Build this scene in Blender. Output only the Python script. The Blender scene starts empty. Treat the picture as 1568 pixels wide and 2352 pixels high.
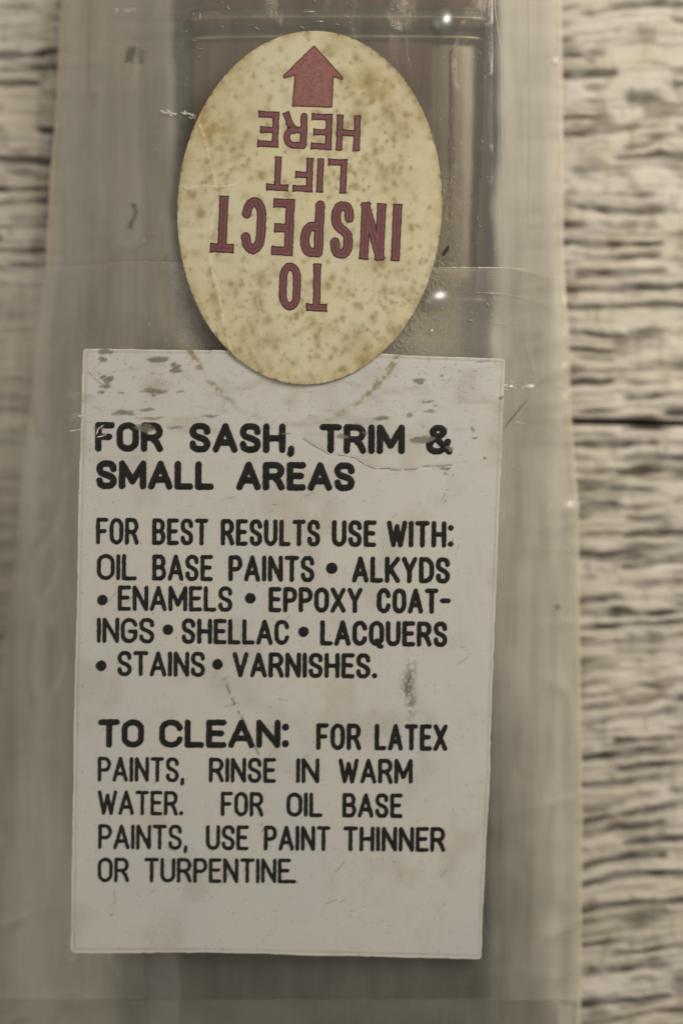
import bpy, math
import numpy as np

S = bpy.context.scene
S.unit_settings.system = 'METRIC'
S.unit_settings.scale_length = 0.01            # one unit is one centimetre
COL = S.collection

# ---------------------------------------------------------------- camera
CAM_H, FOC = 30.0, 27.6                        # lens height above the boards, distance of the plane in focus
PX = 0.005                                     # centimetres per layout unit on the plane in focus
cam_d = bpy.data.cameras.new('camera')
cam = bpy.data.objects.new('camera', cam_d)
COL.objects.link(cam)
cam.location = (0, 0, CAM_H)
cam_d.sensor_fit = 'VERTICAL'
cam_d.sensor_height = 36
cam_d.sensor_width = 24
cam_d.lens = 36 * FOC / (2352 * PX)
cam_d.clip_start, cam_d.clip_end = 0.5, 500
cam_d.dof.use_dof = True
cam_d.dof.focus_distance = FOC - 0.03
cam_d.dof.aperture_fstop = cam_d.lens / 1000 / 0.95
S.camera = cam

# ---------------------------------------------------------------- light: a dim warm room
w = bpy.data.worlds.new('World')
S.world = w
w.use_nodes = True
bg = w.node_tree.nodes['Background']
bg.inputs[0].default_value = (1.0, 0.93, 0.82, 1)
bg.inputs[1].default_value = 0.25

def area(name, loc, size, energy, color, shape='DISK', target=(0, 0, 1)):
    d = bpy.data.lights.new(name, 'AREA')
    d.shape = shape; d.size = size; d.energy = energy; d.color = color
    o = bpy.data.objects.new(name, d)
    COL.objects.link(o)
    o.location = loc
    from mathutils import Vector
    o.rotation_euler = (Vector(target) - Vector(loc)).to_track_quat('-Z', 'Y').to_euler()
    return o
area('window_softbox', (16, 16, 20), 13, 5700, (1.0, 0.94, 0.84))
area('left_fill', (-44, -6, 40), 62, 5600, (1.0, 0.94, 0.84))  # unseen fill lamp added to light the left side
area('ceiling_lamp', (13, 17, 46), 3.0, 1300, (1.0, 0.80, 0.58))
S.view_settings.view_transform = 'Standard'
S.view_settings.look = 'None'
S.view_settings.exposure = 0.0
S.cycles.max_bounces = 10
S.cycles.transparent_max_bounces = 16
S.cycles.use_denoising = True

# ---------------------------------------------------------------- helpers
def P(px, py, z):
    """layout unit -> world, for a point at height z"""
    px = np.asarray(px, float); py = np.asarray(py, float); z = np.asarray(z, float) + 0 * px
    s = (CAM_H - z) / FOC * PX
    return np.stack([(px - 784) * s, (1176 - py) * s, z], -1)

def lin(r, g, b):
    f = lambda c: c / 12.92 if c <= 0.04045 else ((c + 0.055) / 1.055) ** 2.4
    return (f(r / 255), f(g / 255), f(b / 255), 1)

RS = np.random.RandomState(7)
TAB = RS.rand(512, 512)
def vnoise(x, y, seed=0):
    x = np.asarray(x, float) + 37.3 * seed; y = np.asarray(y, float) + 91.7 * seed
    xi = np.floor(x).astype(int); yi = np.floor(y).astype(int)
    fx = x - xi; fy = y - yi
    fx = fx * fx * (3 - 2 * fx); fy = fy * fy * (3 - 2 * fy)
    g = lambda a, b: TAB[b % 512, a % 512]
    return (g(xi, yi) * (1 - fx) + g(xi + 1, yi) * fx) * (1 - fy) + (g(xi, yi + 1) * (1 - fx) + g(xi + 1, yi + 1) * fx) * fy
def fbm(x, y, oct=3, seed=0):
    s = 0; a = 1; t = 0
    for i in range(oct):
        s = s + a * vnoise(x * 2 ** i, y * 2 ** i, seed + i * 3); t += a; a *= 0.5
    return s / t
def ss(a, b, x):
    t = np.clip((np.asarray(x, float) - a) / (b - a), 0, 1)
    return t * t * (3 - 2 * t)

def mesh_obj(name, V, F, mat=None, parent=None, attrs=None, smooth=True, kind=None, label=None):
    me = bpy.data.meshes.new(name)
    V = np.asarray(V, float)
    if isinstance(F, np.ndarray):
        F = F.tolist()
    me.from_pydata(V.tolist(), [], F)
    for k, a in (attrs or {}).items():
        at = me.attributes.new(k, 'FLOAT', 'POINT')
        at.data.foreach_set('value', np.asarray(a, np.float32))
    if smooth:
        me.polygons.foreach_set('use_smooth', [True] * len(me.polygons))
    if mat:
        me.materials.append(mat)
    me.update()
    o = bpy.data.objects.new(name, me)
    COL.objects.link(o)
    if parent is not None:
        o.parent = parent
    if kind: o['kind'] = kind
    if label: o['label'] = label
    return o

def thing(name, label, cat, loc=(0, 0, 0), group=None):
    o = bpy.data.objects.new(name, None)
    COL.objects.link(o)
    o.empty_display_size = 0.5
    o.location = loc
    o['label'] = label; o['category'] = cat
    if group: o['group'] = group
    return o
def put(o, root):
    """parent o to root keeping its world coordinates"""
    o.parent = root
    o.matrix_parent_inverse.identity()
    if o.type == 'MESH':
        dx = -np.array(root.location)
        n = len(o.data.vertices); a = np.empty(n * 3); o.data.vertices.foreach_get('co', a)
        a = a.reshape(-1, 3) + dx
        o.data.vertices.foreach_set('co', a.ravel()); o.data.update()
    return o

def contour(F, gx, gy):
    """clean outline mesh of the region F > 0 over a grid -> (points in layout units, field value, faces)"""
    ny, nx = F.shape
    ins = F > 0
    idx = -np.ones((ny, nx), int)
    ok = np.zeros((ny, nx), bool)
    c = ins[:-1, :-1].astype(int) + ins[:-1, 1:] + ins[1:, 1:] + ins[1:, :-1]
    cells = c > 0
    ok = ins
    ys, xs = np.nonzero(ok)
    idx[ys, xs] = np.arange(len(ys))
    pts = [np.stack([gx[xs], gy[ys]], -1)]
    vals = [F[ys, xs]]
    fy, fx = np.nonzero(c == 4)
    faces = np.stack([idx[fy, fx], idx[fy, fx + 1], idx[fy + 1, fx + 1], idx[fy + 1, fx]], -1)
    faces = faces[:, ::-1].tolist()                      # y runs down: flip so that it faces up
    n = len(ys)
    ep, ed = [], {}
    def edge(a, b):
        k = (a, b) if a < b else (b, a)
        if k in ed: return ed[k]
        fa, fb = F[a], F[b]
        t = min(max(fa / (fa - fb), 0.02), 0.98)
        ep.append((gx[a[1]] + t * (gx[b[1]] - gx[a[1]]), gy[a[0]] + t * (gy[b[0]] - gy[a[0]])))
        ed[k] = n + len(ep) - 1
        return ed[k]
    by, bx = np.nonzero((c > 0) & (c < 4))
    for j, i in zip(by.tolist(), bx.tolist()):
        cs = [(j, i), (j, i + 1), (j + 1, i + 1), (j + 1, i)]
        poly = []
        for q in range(4):
            a, b = cs[q], cs[(q + 1) % 4]
            if ins[a]: poly.append(int(idx[a]))
            if ins[a] != ins[b]: poly.append(edge(a, b))
        if len(poly) >= 3: faces.append(poly[::-1])
    if ep:
        pts.append(np.array(ep)); vals.append(np.zeros(len(ep)))
    return np.concatenate(pts), np.concatenate(vals), faces

def field_sheet(name, fun, box, pitch, zfun, mat, parent=None, attrs=None, thick=0, **kw):
    x0, y0, x1, y1 = box
    gx = np.arange(x0, x1 + pitch, pitch); gy = np.arange(y0, y1 + pitch, pitch)
    X, Y = np.meshgrid(gx, gy)
    p, v, f = contour(fun(X, Y), gx, gy)
    at = {k: a(p[:, 0], p[:, 1]) for k, a in (attrs or {}).items()}
    at['depth'] = v
    o = mesh_obj(name, P(p[:, 0], p[:, 1], zfun(p[:, 0], p[:, 1])), f, mat, parent, at, **kw)
    if thick:
        m = o.modifiers.new('thickness', 'SOLIDIFY'); m.thickness = thick; m.offset = -1
    return o

def seg_dist(X, Y, ax, ay, bx, by):
    dx, dy = bx - ax, by - ay
    L = dx * dx + dy * dy + 1e-9
    t = np.clip(((X - ax) * dx + (Y - ay) * dy) / L, 0, 1)
    return np.hypot(X - ax - t * dx, Y - ay - t * dy)
def line_dist(X, Y, pts):
    d = np.full(np.shape(X), 1e9)
    for (a, b), (c, e) in zip(pts[:-1], pts[1:]):
        d = np.minimum(d, seg_dist(X, Y, a, b, c, e))
    return d
def poly_sdf(X, Y, pts):
    """positive inside"""
    d = line_dist(X, Y, list(pts) + [pts[0]])
    inside = np.zeros(np.shape(X), bool)
    n = len(pts)
    for i in range(n):
        x1, y1 = pts[i]; x2, y2 = pts[(i + 1) % n]
        c = ((y1 > Y) != (y2 > Y)) & (X < (x2 - x1) * (Y - y1) / (y2 - y1 + 1e-12) + x1)
        inside ^= c
    return np.where(inside, d, -d)

def ribbon(name, pts, width, zfun, mat, parent=None, n=60, taper=True, wob=0.0, **kw):
    """a narrow strip lying on a surface"""
    pts = np.array(pts, float)
    d = np.r_[0, np.cumsum(np.hypot(*np.diff(pts, axis=0).T))]
    t = np.linspace(0, d[-1], n)
    x = np.interp(t, d, pts[:, 0]); y = np.interp(t, d, pts[:, 1])
    k = np.ones(5) / 5
    if n > 12:
        x[2:-2] = np.convolve(x, k, 'valid'); y[2:-2] = np.convolve(y, k, 'valid')
    tx, ty = np.gradient(x), np.gradient(y); L = np.hypot(tx, ty) + 1e-9
    nx, ny = -ty / L, tx / L
    u = np.linspace(0, 1, n)
    wd = width / 2 * (np.sqrt(np.clip(4 * u * (1 - u), 0.02, 1)) if taper else np.ones(n))
    wd = wd * (1 + wob * (vnoise(t / 6, t * 0 + 3.3) - 0.5) * 2)
    V = []
    for s, lift in ((-1, 0), (0, 0.22), (1, 0)):
        qx, qy = x + s * nx * wd, y + s * ny * wd
        V.append(P(qx, qy, zfun(qx, qy) + lift * wd * PX))
    V = np.concatenate(V)
    F = []
    for r in range(2):
        for i in range(n - 1):
            F.append([r * n + i, (r + 1) * n + i, (r + 1) * n + i + 1, r * n + i + 1])
    return mesh_obj(name, V, F, mat, parent, **kw)

# ---------------------------------------------------------------- materials
class Mat:
    def __init__(s, name):
        s.m = bpy.data.materials.new(name); s.m.use_nodes = True
        s.t = s.m.node_tree; s.t.nodes.clear()
        s.out = s.n('ShaderNodeOutputMaterial')
    def n(s, typ, **kw):
        x = s.t.nodes.new(typ)
        for k, v in kw.items():
            if k.startswith('_'): setattr(x, k[1:], v)
            else:
                x.inputs[k.replace('__', ' ')].default_value = v
        return x
    def l(s, a, b): s.t.links.new(a, b)
    def attr(s, name):
        a = s.n('ShaderNodeAttribute'); a.attribute_name = name; return a.outputs['Fac']
    def noise(s, scale, stretch=(1, 1, 1), detail=3, rough=0.5, dist=0):
        tc = s.n('ShaderNodeTexCoord'); mp = s.n('ShaderNodeMapping')
        mp.inputs['Scale'].default_value = stretch
        s.l(tc.outputs['Object'], mp.inputs[0])
        nz = s.n('ShaderNodeTexNoise', Scale=scale, Detail=detail, Roughness=rough, Distortion=dist)
        s.l(mp.outputs[0], nz.inputs['Vector'])
        return nz.outputs['Fac']
    def rng(s, v, a, b, c=0, d=1):
        r = s.n('ShaderNodeMapRange'); r.inputs[1].default_value = a; r.inputs[2].default_value = b
        r.inputs[3].default_value = c; r.inputs[4].default_value = d
        s.l(v, r.inputs[0]); return r.outputs[0]
    def math(s, op, a, b):
        m = s.n('ShaderNodeMath'); m.operation = op
        for i, v in enumerate((a, b)):
            if isinstance(v, (int, float)): m.inputs[i].default_value = v
            else: s.l(v, m.inputs[i])
        return m.outputs[0]
    def mix(s, f, a, b):
        m = s.n('ShaderNodeMix'); m.data_type = 'RGBA'
        for i, v in ((0, f), (6, a), (7, b)):
            if isinstance(v, (int, float, tuple)): m.inputs[i].default_value = v
            else: s.l(v, m.inputs[i])
        return m.outputs[2]
    def bump(s, h, strength, dist=0.02):
        b = s.n('ShaderNodeBump'); b.inputs['Strength'].default_value = strength; b.inputs['Distance'].default_value = dist
        s.l(h, b.inputs['Height']); return b.outputs[0]
    def bsdf(s, color, rough=0.5, metal=0, bump=None, coat=0, coat_rough=0.2, spec=0.5, trans=0):
        p = s.n('ShaderNodeBsdfPrincipled')
        if isinstance(color, tuple): p.inputs['Base Color'].default_value = color
        else: s.l(color, p.inputs['Base Color'])
        if isinstance(rough, (int, float)): p.inputs['Roughness'].default_value = rough
        else: s.l(rough, p.inputs['Roughness'])
        p.inputs['Metallic'].default_value = metal
        p.inputs['Coat Weight'].default_value = coat
        p.inputs['Coat Roughness'].default_value = coat_rough
        p.inputs['Specular IOR Level'].default_value = spec
        if bump is not None: s.l(bump, p.inputs['Normal'])
        s.l(p.outputs[0], s.out.inputs[0])
        return p

# weathered whitewashed board
def wood_mat():
    m = Mat('whitewashed_wood')
    g, b, p = m.attr('groove'), m.attr('brown'), m.attr('pale')
    n1 = m.noise(6, (1, 2.4, 1), 5, 0.6)
    base = m.mix(m.rng(n1, 0.3, 0.7), lin(212, 205, 190), lin(224, 217, 208))
    base = m.mix(m.rng(m.noise(1.1, (1, 1.5, 1), 3), 0.35, 0.65), base, lin(212, 204, 185))
    base = m.mix(p, base, lin(226, 217, 207))
    base = m.mix(b, base, lin(112, 98, 84))
    gc = m.mix(m.rng(m.noise(3, (1, 3, 1), 2), 0.4, 0.6), lin(78, 78, 70), lin(86, 76, 67))
    col = m.mix(g, base, gc)
    m.bsdf(col, 0.75, bump=m.bump(n1, 0.35, 0.03), spec=0.25)
    return m.m
M_WOOD = wood_mat()
def simple(name, col, rough=0.6, metal=0, **kw):
    m = Mat(name); m.bsdf(col, rough, metal, **kw); return m.m
M_DARK = simple('dark_underside', lin(52, 50, 44), 0.9)

def film_mat(name, haze, tint=lin(248, 243, 228), streak=0.06, gloss=0.05, rough=0.2, bump=0.12, on_body=None, rim=False, stretch=(2.4, 0.35, 1), glue=False):
    m = Mat(name)
    tr = m.n('ShaderNodeBsdfTransparent'); tr.inputs[0].default_value = (0.97, 0.965, 0.95, 1)
    df = m.n('ShaderNodeBsdfDiffuse'); df.inputs[0].default_value = tint
    tl = m.n('ShaderNodeBsdfTranslucent'); tl.inputs[0].default_value = tint
    mx = m.n('ShaderNodeMixShader'); mx.inputs[0].default_value = 0.08
    m.l(df.outputs[0], mx.inputs[1]); m.l(tl.outputs[0], mx.inputs[2])
    n1 = m.noise(1.6, stretch, 4, 0.55)
    n2 = m.noise(0.7, (1, 1, 1), 3)
    h = m.math('ADD', m.rng(n1, 0.3, 0.7, haze - streak, haze + streak), m.rng(n2, 0.3, 0.7, -streak * 0.7, streak * 0.7))
    speck = m.noise(34, (1, 1, 1), 2)
    h = m.math('ADD', h, m.rng(speck, 0.70, 0.80, 0, 0.12))
    if rim:
        h = m.math('MULTIPLY', h, m.rng(m.attr('depth'), 0, 34, 0.0, 1))
    if on_body is not None:
        k = m.rng(m.attr('clear_mask'), 0, 1, 1, on_body / haze)  # haze painted lower over the brush; the vinyl itself is even
        h = m.math('MULTIPLY', h, k)
    if glue:
        gl = m.attr('glue')
        gn = m.rng(m.noise(22, (1.6, 0.7, 1), 4, 0.7, 1.2), 0.42, 0.66)
        ga = m.math('MULTIPLY', gl, gn)
        tint2 = m.mix(ga, tint, lin(180, 160, 105))
        m.l(tint2, df.inputs[0]); m.l(tint2, tl.inputs[0])
        h = m.math('ADD', h, m.math('MULTIPLY', ga, 0.4))
    m1 = m.n('ShaderNodeMixShader')
    m.l(h, m1.inputs[0]); m.l(tr.outputs[0], m1.inputs[1]); m.l(mx.outputs[0], m1.inputs[2])
    gb = m.n('ShaderNodeBsdfGlossy'); gb.inputs['Roughness'].default_value = rough
    nb = m.noise(2.2, (2.2, 0.8, 1), 5, 0.6)
    bp = m.bump(nb, bump, 0.08)
    m.l(bp, gb.inputs['Normal'])
    fr = m.n('ShaderNodeFresnel'); fr.inputs[0].default_value = 1.5
    gf = m.math('ADD', m.math('MULTIPLY', fr.outputs[0], 0.9), gloss * 0.2)
    if rim:
        tr.inputs[0].default_value = (1, 1, 1, 1)
        gf = m.math('MULTIPLY', gf, m.rng(m.attr('depth'), 4, 34, 0.0, 1))
    m2 = m.n('ShaderNodeMixShader')
    m.l(gf, m2.inputs[0]); m.l(m1.outputs[0], m2.inputs[1]); m.l(gb.outputs[0], m2.inputs[2])
    m.l(m2.outputs[0], m.out.inputs[0])
    return m.m
M_FILM = film_mat('clear_vinyl', 0.50, on_body=0.12, glue=True)
M_FLAP = film_mat('clear_vinyl_flap', 0.33, streak=0.08, on_body=0.08, glue=True)
M_BACK = film_mat('clear_vinyl_back', 0.18, streak=0.06)
M_FOLD = film_mat('clear_vinyl_fold', 0.13, streak=0.03, stretch=(0.5, 0.8, 1))
M_SEAM = film_mat('welded_vinyl', 0.50, tint=lin(226, 214, 190), streak=0.10, gloss=0.02, rough=0.4, bump=0.05)
M_PUFF = film_mat('milky_vinyl', 0.5, rim=True, tint=lin(244, 238, 222), streak=0.08, gloss=0.05, rough=0.4, bump=0.05, stretch=(2, 0.4, 1))
M_SCR = simple('scratched_vinyl', lin(206, 198, 180), 0.4)
M_GLINT = simple('painted_glint', lin(240, 234, 226), 0.3)  # pale colour standing in for glints on the vinyl
M_FUZZ = simple('torn_glue_fibre', lin(178, 168, 140), 0.7)

# ---------------------------------------------------------------- the two boards
def wood_fields(X, Y):
    wy = Y + 30 * (fbm(X / 190, Y / 150, 3, 1) - 0.5) + 9 * (fbm(X / 50, Y / 40, 2, 2) - 0.5)
    low = ss(1100, 1700, Y)
    wy = wy + (0.10 * low + 0.02) * (X - 1300)
    n = 0.70 * vnoise(X / 140, wy / 21, 5) + 0.30 * vnoise(X / 60, wy / 13, 6)
    # rows of long grain cracks
    def rows(sp, seed, thick, amount):
        r = wy / sp
        k = np.floor(r)
        cy = k + 0.5 + 0.5 * (vnoise(k * 5.3, X / 260, seed) - 0.5)
        dy = np.abs(r - cy) * sp
        t = thick * (0.35 + 1.3 * vnoise(X / 38, k * 7.7, seed + 1))
        pr = ss(0.36, 0.56, vnoise(X / 110, k * 3.1, seed + 2) + amount)
        return pr * (1 - ss(t, t + thick * 0.9, dy)) * (0.55 + 0.45 * vnoise(X / 30, k * 9.1, seed + 3))
    a1 = -0.12 + 0.08 * ss(850, 1300, Y) + 0.04 * ss(0, 500, 784 - X)
    g = rows(36, 140, 4.9 + 0 * X, a1 + 0.03)
    g = np.maximum(g, 0.65 * rows(29, 150, 4.0 + 0 * X, a1 - 0.06))
    g = np.maximum(g, 0.34 * rows(17, 160, 2.8 + 0 * X, a1 + 0.02))
    g = np.maximum(g, 0.7 * ss(0.74, 0.90, n))
    g = np.clip(g * 1.1, 0, 1)
    brown = 0.6 * ss(0.58, 0.78, fbm(X / 70, wy / 26, 3, 15)) * ss(0.3, 0.7, vnoise(X / 260, Y / 200, 16) + 0.25)
    brown = np.maximum(brown, 0.32 * ss(0.6, 0.8, fbm(X / 16, Y / 50, 2, 18)))
    brown = np.clip(brown, 0, 0.8)
    pale = 0.7 * ss(0.55, 0.75, fbm(X / 60, wy / 34, 2, 21))
    return g, brown, pale

def plank(x0, x1, y0, y1, top_edge, bottom_edge, name, parent):
    s0 = CAM_H / FOC * PX
    gx = np.concatenate([np.arange(x0, -40, 22), np.arange(-40, 260, 6.2), np.arange(260, 1180, 9), np.arange(1180, 1640, 6.2), np.arange(1640, x1, 22)])
    gy = np.linspace(0, 1, 560 if y0 > 500 else 480)
    X, T = np.meshgrid(gx, gy)
    ya = top_edge(X); yb = bottom_edge(X)
    Y = ya + (yb - ya) * T
    g, b, p = wood_fields(X, Y)
    Z = -0.055 * g + 0.03 * (fbm(X / 60, Y / 25, 3, 30) - 0.5) + 0.02 * p - 0.02
    edge = np.minimum(Y - ya, yb - Y)
    Z = Z - 0.05 * np.exp(-np.clip(edge, 0, 99) / 5)
    V = np.stack([(X - 784) * s0, (1176 - Y) * s0, Z], -1)
    # side walls: one extra ring dropped to the underside
    V = np.pad(V, ((1, 1), (1, 1), (0, 0)), mode='edge')
    V[0, :, 2] = V[-1, :, 2] = -0.9; V[:, 0, 2] = V[:, -1, 2] = -0.9
    g, b, p = (np.pad(a, 1, mode='edge') for a in (g, b, p))
    ny, nx = V.shape[:2]
    I = np.arange(ny * nx).reshape(ny, nx)
    F = np.stack([I[:-1, :-1], I[1:, :-1], I[1:, 1:], I[:-1, 1:]], -1).reshape(-1, 4)
    return mesh_obj(name, V.reshape(-1, 3), F, M_WOOD, parent, {'groove': g.ravel(), 'brown': b.ravel(), 'pale': p.ravel()})

table = mesh_obj('table_top', [(-60, -60, -1.6), (60, -60, -1.6), (60, 60, -1.6), (-60, 60, -1.6),
                               (-60, -60, -0.9), (60, -60, -0.9), (60, 60, -0.9), (-60, 60, -0.9)],
                 [(0, 3, 2, 1), (4, 5, 6, 7), (0, 1, 5, 4), (1, 2, 6, 5), (2, 3, 7, 6), (3, 0, 4, 7)], M_DARK, smooth=False, kind='structure')
gap = lambda X: 939 + 0.021 * X
plank(-1500, 3000, -1200, 960, lambda X: -1200 + 0 * X, lambda X: gap(X) - 7 + 1.6 * (vnoise(X / 30, X * 0, 40) - 0.5), 'plank', table)
plank(-1500, 3000, 975, 3500, lambda X: gap(X) + 7 + 1.6 * (vnoise(X / 26, X * 0, 41) - 0.5), lambda X: 3500 + 0 * X, 'plank', table)

# ---------------------------------------------------------------- heights of the stacked layers
def z_label(X, Y):
    t = np.clip((np.asarray(Y, float) - 780) / 1420, -0.6, 1.4)
    return 2.41 - 0.62 * np.sign(t) * np.abs(t) ** 1.35 - 0.05 * ((np.asarray(X, float) - 670) / 480) ** 2
def z_film(X, Y):
    X = np.asarray(X, float); Y = np.asarray(Y, float)
    peak = np.minimum(2.22, z_label(X, Y) - 0.20)
    left = ss(90 - 60 * ss(500, 1500, Y), 430, X)
    right = 1 - ss(1125, 1300, X)
    body = left * right
    z = 0.20 + (peak - 0.20) * body
    z += 0.06 * (fbm(X / 75, Y / 420, 2, 50) - 0.5) * (1 - 0.55 * body) + 0.03 * (fbm(X / 140, Y / 110, 2, 51) - 0.5)
    rd = lambda a, b, sd: (1 - np.abs(2 * fbm(a, b, 2, sd) - 1)) ** 14
    z = z + (0.05 * rd((X + 0.25 * Y) / 170, (Y - 0.3 * X) / 420, 181) + 0.03 * rd(X / 300, (Y + 0.2 * X) / 130, 182)) * (1 - 0.75 * body)
    return np.minimum(z, z_label(X, Y) - 0.13)
def z_flap(X, Y):
    return z_film(X, Y) + 0.055 + 0.02 * (fbm(np.asarray(X) / 140, np.asarray(Y) / 140, 2, 53) - 0.5)
def z_sticker(X, Y):
    X = np.asarray(X, float); Y = np.asarray(Y, float)
    base = 2.455 - 0.06 * ((X - 710) / 304) ** 2 - 0.02 * ((Y - 477) / 406) ** 2
    up = np.maximum(base, z_label(X, Y) + 0.03) 
    crease = 0.005 * np.exp(-(line_dist(X, Y, CREASE_V) / 3.0) ** 2) + 0.004 * np.exp(-(line_dist(X, Y, CREASE_H) / 2.5) ** 2)
    return up + crease + 0.012 * (fbm(X / 90, Y / 110, 2, 55) - 0.5)
CREASE_V = [(452, 268), (470, 320), (488, 400), (498, 450), (487, 500), (478, 560), (486, 620), (503, 680), (512, 740), (528, 800), (560, 850)]
CREASE_H = [(414, 425), (430, 433), (470, 426), (500, 430), (540, 424)]
CREASE_C = [(413, 525), (440, 528), (500, 535), (545, 540), (560, 575), (580, 640), (598, 720), (600, 800)]

# ---------------------------------------------------------------- paint brush
def brush():
    root = thing('paint_brush', 'flat paint brush with tarnished metal ferrule and dark bristles, sealed inside the clear plastic sleeve', 'paint brush', (0, 0, 0))
    s = (CAM_H - 1.95) / FOC * PX
    def loft(name, rows, mat, nang=96, attrs=None, **kw):
        """rows: (y, centre x, half width, half thick, centre z, squareness)"""
        th = np.linspace(0, 2 * np.pi, nang, endpoint=False)
        V = []
        for (y, cx, hw, ht, cz, e) in rows:
            c, sn = np.cos(th), np.sin(th)
            x = cx + hw * np.sign(c) * np.abs(c) ** e
            z = cz + ht * np.sign(sn) * np.abs(sn) ** e
            V.append(np.stack([(x - 784) * s, np.full(nang, (1176 - y) * s), z], -1))
        V = np.array(V); n = len(rows)
        F = []
        for r in range(n - 1):
            for a in range(nang):
                b = (a + 1) % nang
                F.append([r * nang + a, r * nang + b, (r + 1) * nang + b, (r + 1) * nang + a])
        F.append(list(range(nang))); F.append(list(range((n - 1) * nang, n * nang))[::-1])
        return mesh_obj(name, V.reshape(-1, 3), F, mat, root, attrs, **kw)
    mw = Mat('red_brown_lacquer')
    mw.bsdf(mw.mix(mw.rng(mw.noise(3, (6, 1, 1), 3), 0.3, 0.7), lin(104, 66, 58), lin(84, 52, 46)), 0.35, coat=0.5)
    hr = []
    for i in range(30):
        t = i / 29
        y = 24 - 2400 * t
        hr.append((y, 785, 335 - 225 * ss(0, 0.45, t) + 45 * ss(0.5, 0.9, t), 0.80 - 0.2 * ss(0, 0.5, t), 1.05, 0.55))
    loft('handle', hr, mw.m)
    mm = Mat('tarnished_steel')
    n1 = mm.noise(3.0, (5, 0.8, 1), 4, 0.6)
    c = mm.mix(mm.rng(n1, 0.3, 0.7), lin(112, 104, 90), lin(138, 128, 112))
    c = mm.mix(mm.attr('crest_light'), c, lin(186, 174, 146))
    c = mm.mix(mm.attr('tarnish_shade'), c, lin(36, 33, 29))
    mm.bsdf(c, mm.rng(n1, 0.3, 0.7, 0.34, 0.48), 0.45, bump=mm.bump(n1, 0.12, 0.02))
    rows = []
    ys = np.linspace(14, 750, 185)
    for y in ys:
        bead = 0.17 * math.exp(-((y - 44) / 15) ** 2) + 0.09 * math.exp(-((y - 86) / 7) ** 2) - 0.05 * math.exp(-((y - 70) / 5) ** 2)
        bead += 0.17 * math.exp(-((y - 690) / 20) ** 2) - 0.04 * math.exp(-((y - 655) / 8) ** 2) - 0.05 * math.exp(-((y - 730) / 9) ** 2)
        rows.append((y, 778, 352 + bead / s * 0.6, 0.88 + bead, 1.05, 0.34))
    tar_shade = []; pol = []
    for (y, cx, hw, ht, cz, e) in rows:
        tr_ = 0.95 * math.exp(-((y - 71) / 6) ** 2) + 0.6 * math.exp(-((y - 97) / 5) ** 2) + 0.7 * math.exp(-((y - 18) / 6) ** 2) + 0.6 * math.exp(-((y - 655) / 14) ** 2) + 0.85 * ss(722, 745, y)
        pl_ = 0.5 * math.exp(-((y - 46) / 14) ** 2) + 0.8 * math.exp(-((y - 86) / 5) ** 2) + 0.6 * math.exp(-((y - 690) / 16) ** 2)  # bead crests coloured paler, standing in for light on their tops
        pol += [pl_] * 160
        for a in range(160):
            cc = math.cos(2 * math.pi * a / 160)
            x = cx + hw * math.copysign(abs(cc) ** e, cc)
            tar_shade.append(min(1, tr_ + 0.9 * math.exp(-((x - 434) / 13) ** 2) + 0.45 * math.exp(-((x - 1004) / 9) ** 2) * (y < 640) + 0.5 * ss(1090, 1125, x)))  # groove tarnish, plus dark side lines standing in for shade on the edges
    fer = loft('ferrule', rows, mm.m, 160, {'tarnish_shade': tar_shade, 'crest_light': pol})
    mp = Mat('dark_reflection')
    n2 = mp.noise(2.4, (7, 0.6, 1), 4, 0.6)
    c = mp.mix(mp.rng(n2, 0.3, 0.7), lin(88, 58, 51), lin(112, 82, 70))
    mp.bsdf(c, 0.42, 0.35, bump=mp.bump(n2, 0.1, 0.02))
    # thin sheet coloured like the dark reflection in the ferrule face
    def rr(X, Y):
        d = np.minimum(np.minimum(X - 446, 992 - X), np.minimum(Y - 97, 640 - Y))
        return d + 0.6 * (vnoise(X / 8, Y / 30, 60) - 0.5)
    pl = field_sheet('reflection_sheet', rr, (436, 90, 1000, 650), 8, lambda X, Y: 1.955 + 0.0 * X, mp.m, root, thick=0.015)
    field_sheet('highlight_line', lambda X, Y: np.minimum(4.0 - abs(X - 1040 + 0.02 * (Y - 150)), np.minimum(Y - 110, 500 - Y)) + 7 * (vnoise(X / 6, Y / 30, 67) - 0.5), (1025, 105, 1050, 505), 3,
                lambda X, Y: 1.945 + 0 * X, simple('painted_highlight', lin(150, 106, 80), 0.45, 0.4), root, thick=0.01)  # orange highlight on the metal, painted as a thin strip
    # dark strip painted for the shadow gap at the ferrule's right edge
    ms = Mat('edge_shade_strip')
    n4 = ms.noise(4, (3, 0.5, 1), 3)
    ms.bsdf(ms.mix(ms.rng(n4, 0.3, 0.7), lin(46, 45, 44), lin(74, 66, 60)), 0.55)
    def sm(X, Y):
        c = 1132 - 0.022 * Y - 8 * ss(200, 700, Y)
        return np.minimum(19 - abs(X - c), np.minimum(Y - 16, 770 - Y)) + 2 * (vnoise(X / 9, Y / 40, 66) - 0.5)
    field_sheet('edge_shade', sm, (1080, 10, 1160, 780), 5, lambda X, Y: 1.96 + 0 * X, ms.m, root, thick=0.03)
    # bristles
    mb = Mat('dark_bristle')
    ra = mb.attr('tone')
    mb.bsdf(mb.mix(ra, lin(26, 24, 21), lin(112, 102, 88)), 0.45)
    rows = []
    for i in range(26):
        t = i / 25
        y = 735 + 2300 * t
        cx = 783 - 135 * ss(0, 0.8, t)
        rows.append((y, cx, 325 + 75 * ss(0, 0.6, t), 0.72 - 0.34 * t, 1.02 - 0.30 * t, 0.6))
    mc = Mat('bristle_core')
    n3 = mc.noise(9, (10, 0.35, 1), 4, 0.6)
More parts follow.
